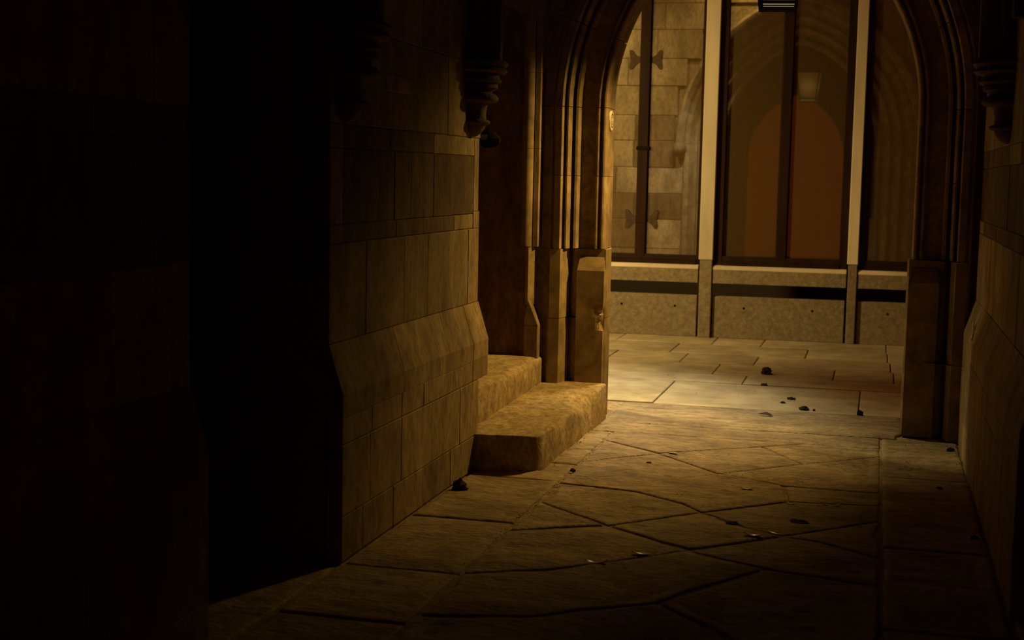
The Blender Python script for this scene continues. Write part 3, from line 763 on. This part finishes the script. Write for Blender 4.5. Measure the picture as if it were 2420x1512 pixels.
for k in range(4):
    c0 = Vector(sq(1, 0)[k])
    pb = MB(); pb.tube([(c0.x * taper(0), c0.y * taper(0), 0), (c0.x * taper(LH), c0.y * taper(LH), LH)], .009, 6); pb.build('corner_bar', M_IRON, lant)
    c1 = Vector(sq(1, 0)[(k + 1) % 4]); t0, t1 = taper(.043) - .004, taper(LH) - .004
    v = [(c.x * t, c.y * t, z) for t, z in ((t0, .043), (t1, LH)) for c in (c0, c1)] + [(c.x * (t - .003), c.y * (t - .003), z) for t, z in ((t0, .043), (t1, LH)) for c in (c0, c1)]
    mk('pane', v, [(0, 1, 3, 2), (4, 6, 7, 5), (0, 4, 5, 1), (2, 3, 7, 6), (0, 2, 6, 4), (1, 5, 7, 3)], M_LGLASS, lant)
MB().tube([(-hb + .003, -hb + .003, 0), (-hb + .003, -hb + .003, -.026)], [.0042, .003], 6).build('drop_pin', M_IRON, lant)
MB().box(-.09, .09, -.09, .09, .0, .005).build('base_plate', M_IRON, lant)
MB().lathe([(.012, .005), (.014, .03), (.03, .06), (.034, .10), (.02, .13), (.0, .14)], 0, 0, 12).build('bulb', M_WHITE, lant, True)
rf = MB(); v = sq(ht + .03, LH) + sq(.05, LH + .11); rf.add(v, [(0, 1, 5, 4), (1, 2, 6, 5), (2, 3, 7, 6), (3, 0, 4, 7), (0, 3, 2, 1), (4, 5, 6, 7)]); rf.build('roof', M_IRON, lant)
MB().tube([(0, 0, LH + .11), (0, 0, LH + .17), (0, 0, LH + .80)], [.02, .009, .009], 8).build('hanging_rod', M_IRON, lant)
lamp('lantern_bulb', 'POINT', (LX, LY, LZ + .20), 0.40, (1.0, .68, .28), .03)

# ------------------------------------------------------------------ round sign with a letter on the left reveal
sg = empty('round_sign', (XC - HW + .004, 8.825, 1.845)); tag(sg, 'small round white sign with a letter on the arch reveal', 'sign')
rx = lambda q: (q[2], q[0], q[1])
MB().lathe([(.0, .006), (.058, .006), (.062, .003), (.062, -.004)], 0, 0, 28, tf=rx).build('disc', M_WHITE, sg)
MB().lathe([(.036, .0061), (.036, .0065), (.046, .0065), (.046, .0061)], 0, 0, 28, tf=rx).build('ring', M_INK, sg)
gm = MB(); arc = [math.radians(t) for t in range(50, 311, 20)]
gp = [(.0, .026 * math.cos(t), .034 * math.sin(t)) for t in arc] + [(0, .022, -.004), (0, .004, -.004)]
gm.tube([(.0065, y * .8, z * .7) for _, y, z in gp], .004, 6)
gm.v = [(.0064 + (x - .0065) * .08, y, z) for x, y, z in gm.v]
gm.build('letter', M_INK, sg)

# ------------------------------------------------------------------ iron hook on the doorway reveal
hk = empty('iron_hook', (-2.06, 7.095, 1.692)); tag(hk, 'black iron bracket jutting into the steps doorway below the corbel', 'bracket')
MB().box(-.035, .03, -.004, .01, -.05, .05, .003).build('back_plate', M_IRON, hk)
MB().tube([(0, .0, 0), (.0, .16, .0), (.012, .30, .002)], [.018, .014, .018], 8).build('arm', M_IRON, hk, True)
q = bmesh.new(); bmesh.ops.create_icosphere(q, subdivisions=2, radius=.065)
for vv_ in q.verts: vv_.co *= 1 + .45 * noise.noise(vv_.co * 38)
me = bpy.data.meshes.new('finial'); q.to_mesh(me); q.free(); me.materials.append(M_IRON)
o = bpy.data.objects.new('finial', me); C.objects.link(o); o.parent = hk; o.location = (.012, .34, -.004); o.scale = (.9, 1.2, .8)

# ------------------------------------------------------------------ litter on the floor
def clump(x, y, w, h, label, seed, rot=0):
    q = bmesh.new(); bmesh.ops.create_icosphere(q, subdivisions=3, radius=1)
    for a in q.verts:
        c = a.co.copy(); k = 1 + .5 * noise.noise(c * 2.2 + Vector((seed * 5.1, 0, 0))) + .22 * noise.noise(c * 6 + Vector((0, seed * 3.3, 0)))
        a.co = c * k; a.co.z = max(-.15, a.co.z)
    me = bpy.data.meshes.new('dirt_clump'); q.to_mesh(me); q.free(); me.materials.append(M_DIRT)
    o = bpy.data.objects.new('dirt_clump', me); C.objects.link(o); o.location = (x, y, .15 * h); o.scale = (w / 2, w / 2.4, h); o.rotation_euler = (0, 0, rot)
    return tag(o, label, 'clump')
clump(-.785, 11.08, .082, .045, 'largest dark dirt clump, alone on the middle of the courtyard paving', 1)
clump(-.758, 10.48, .05, .012, 'flat dark crumb on the paving joint just below the largest clump', 2)
clump(-.57, 9.68, .034, .010, 'tiny dark crumb on the paving, lower left of its close neighbour', 3)
clump(-.525, 9.87, .055, .012, 'scattered dark crumb on the paving with a smaller crumb at its lower left', 4)
clump(-.418, 9.443, .065, .020, 'oval dark clump on the paving in front of the threshold, a speck beside it', 5)
clump(-.352, 9.43, .018, .010, 'dark speck right beside the oval clump on the paving', 6)
clump(-.058, 9.31, .036, .034, 'dark lump at the near end of the short paving joint by the right jamb', 7)
clump(-1.875, 6.40, .07, .04, 'dark hollow lump on the flagstones at the foot of the left wall', 8)
clump(-.56, 6.15, .055, .010, 'flat dark scrap lying on the middle of the diagonal flagstones', 9, .6)
clump(-.285, 6.285, .09, .007, 'long flat dark patch of dirt on the right hand diagonal flagstones', 10, .3)
clump(-1.452, 7.0, .028, .012, 'dark crumb in the border joint beside the lower step', 11)
clump(.452, 8.28, .04, .016, 'dark crumb in the corner where right wall meets the arch', 12)
clump(.351, 7.214, .03, .010, 'dark crumb on the right border flagstone near the first cross joint', 13)
clump(.455, 6.23, .03, .012, 'dark crumb at the foot of the right wall nearer the viewer', 14)
clump(-1.112, 7.33, .03, .009, 'dark speck in the middle of the diagonal flagstone right of the step', 15)
def leaf(x, y, ln, wd, curl, rot, label, z=.012):
    """a dry leaf lying on its belly, both tips curled up"""
    n, k = 14, 5; v = []; f = []; ln *= 1.2; wd *= 1.25; curl *= 1.15
    for i in range(n + 1):
        t = i / n * 2 - 1; w = wd * (1 - t * t) ** .7 + .0008
        for j in range(k):
            s = j / (k - 1) * 2 - 1
            v.append((t * ln / 2, s * w / 2, curl * t * t + .12 * wd * s * s))
    for i in range(n):
        for j in range(k - 1): a = i * k + j; f.append((a, a + 1, a + k + 1, a + k))
    m0 = len(v); v += [(a, b, c - .0012) for a, b, c in v]; f += [tuple(i + m0 for i in q)[::-1] for q in f]
    o = mk('dry_leaf', v, f, M_LEAF, None, True); o.location = (x, y, z - .010); o.rotation_euler = (math.radians(-6), 0, rot)
    return tag(o, label, 'leaf')
leaf(-.151, 6.63, .075, .026, .016, .05, 'pale curled leaf on the right flagstones with both tips raised')
leaf(-.448, 5.96, .075, .030, .012, .03, 'pale curled leaf in the joint of the middle near flagstones')
leaf(-.56, 6.87, .055, .020, .006, 0, 'short pale leaf on the flagstones nearest the diagonal joint crossing')
leaf(-.845, 5.52, .085, .018, .010, .25, 'narrow dull leaf lying in the dark joint left of the middle')
leaf(-1.006, 5.335, .08, .02, .012, .2, 'dim curled leaf at the far left end of the dark joint')
leaf(-.36, 6.03, .09, .010, .008, -.5, 'thin brown stalk like leaf beside the pale leaf in the middle joint')
leaf(-.335, 6.62, .045, .012, .01, .1, 'tiny pale leaf fragment on the ridge of the flagstone crossing')
leaf(-1.03, 7.655, .05, .02, .002, .1, 'flat pale flake by the upper diagonal joint crossing')
# dark fallen leaf with a raised tip on the threshold
v = [(-.055, 0, .002), (-.03, .012, .010), (.0, .016, .016), (.03, .006, .012), (.06, -.022, .002), (.03, -.02, .004), (0, -.008, .006), (-.03, -.004, .004)]
v += [(a, b, c - .0015) for a, b, c in v]
lf = mk('dark_leaf', v, [tuple(range(8)), tuple(range(8, 16))[::-1]] + [(i, (i + 1) % 8, 8 + (i + 1) % 8, 8 + i) for i in range(8)], M_DIRT)
lf.location = (-.64, 9.10, .006); lf.rotation_euler = (.1, 0, -.3); tag(lf, 'dark folded leaf lying on the threshold stone under the arch', 'leaf')
gr = MB()
for i in range(420):
    if i < 200: x, y = R_.uniform(-1.5, .48), R_.uniform(5.0, 9.2)
    elif i < 270: x, y = -1.465 + R_.gauss(0, .012), R_.uniform(5.2, 8.3)
    elif i < 320: x, y = -1.59 + abs(R_.gauss(0, .012)), R_.uniform(7.0, 8.5)
    elif i < 360: x, y = .495 - abs(R_.gauss(0, .012)), R_.uniform(5.6, 8.4)
    else: x, y = R_.uniform(-1.6, 0), R_.uniform(9.4, 11.2)
    s = R_.choice((.0015, .002, .0025, .0035)); z = .001
    gr.add([(x - s, y, z), (x, y - s * .8, z), (x + s * .9, y, z), (x, y + s, z), (x + s * .2, y, z + s * 1.1), (x, y, z - s * .6)], [(0, 1, 4), (1, 2, 4), (2, 3, 4), (3, 0, 4), (1, 0, 5), (2, 1, 5), (3, 2, 5), (0, 3, 5)])
tag(gr.build('grit', M_DIRT), 'fine dark grit scattered over flagstones and along the joints', 'grit', kind='stuff')
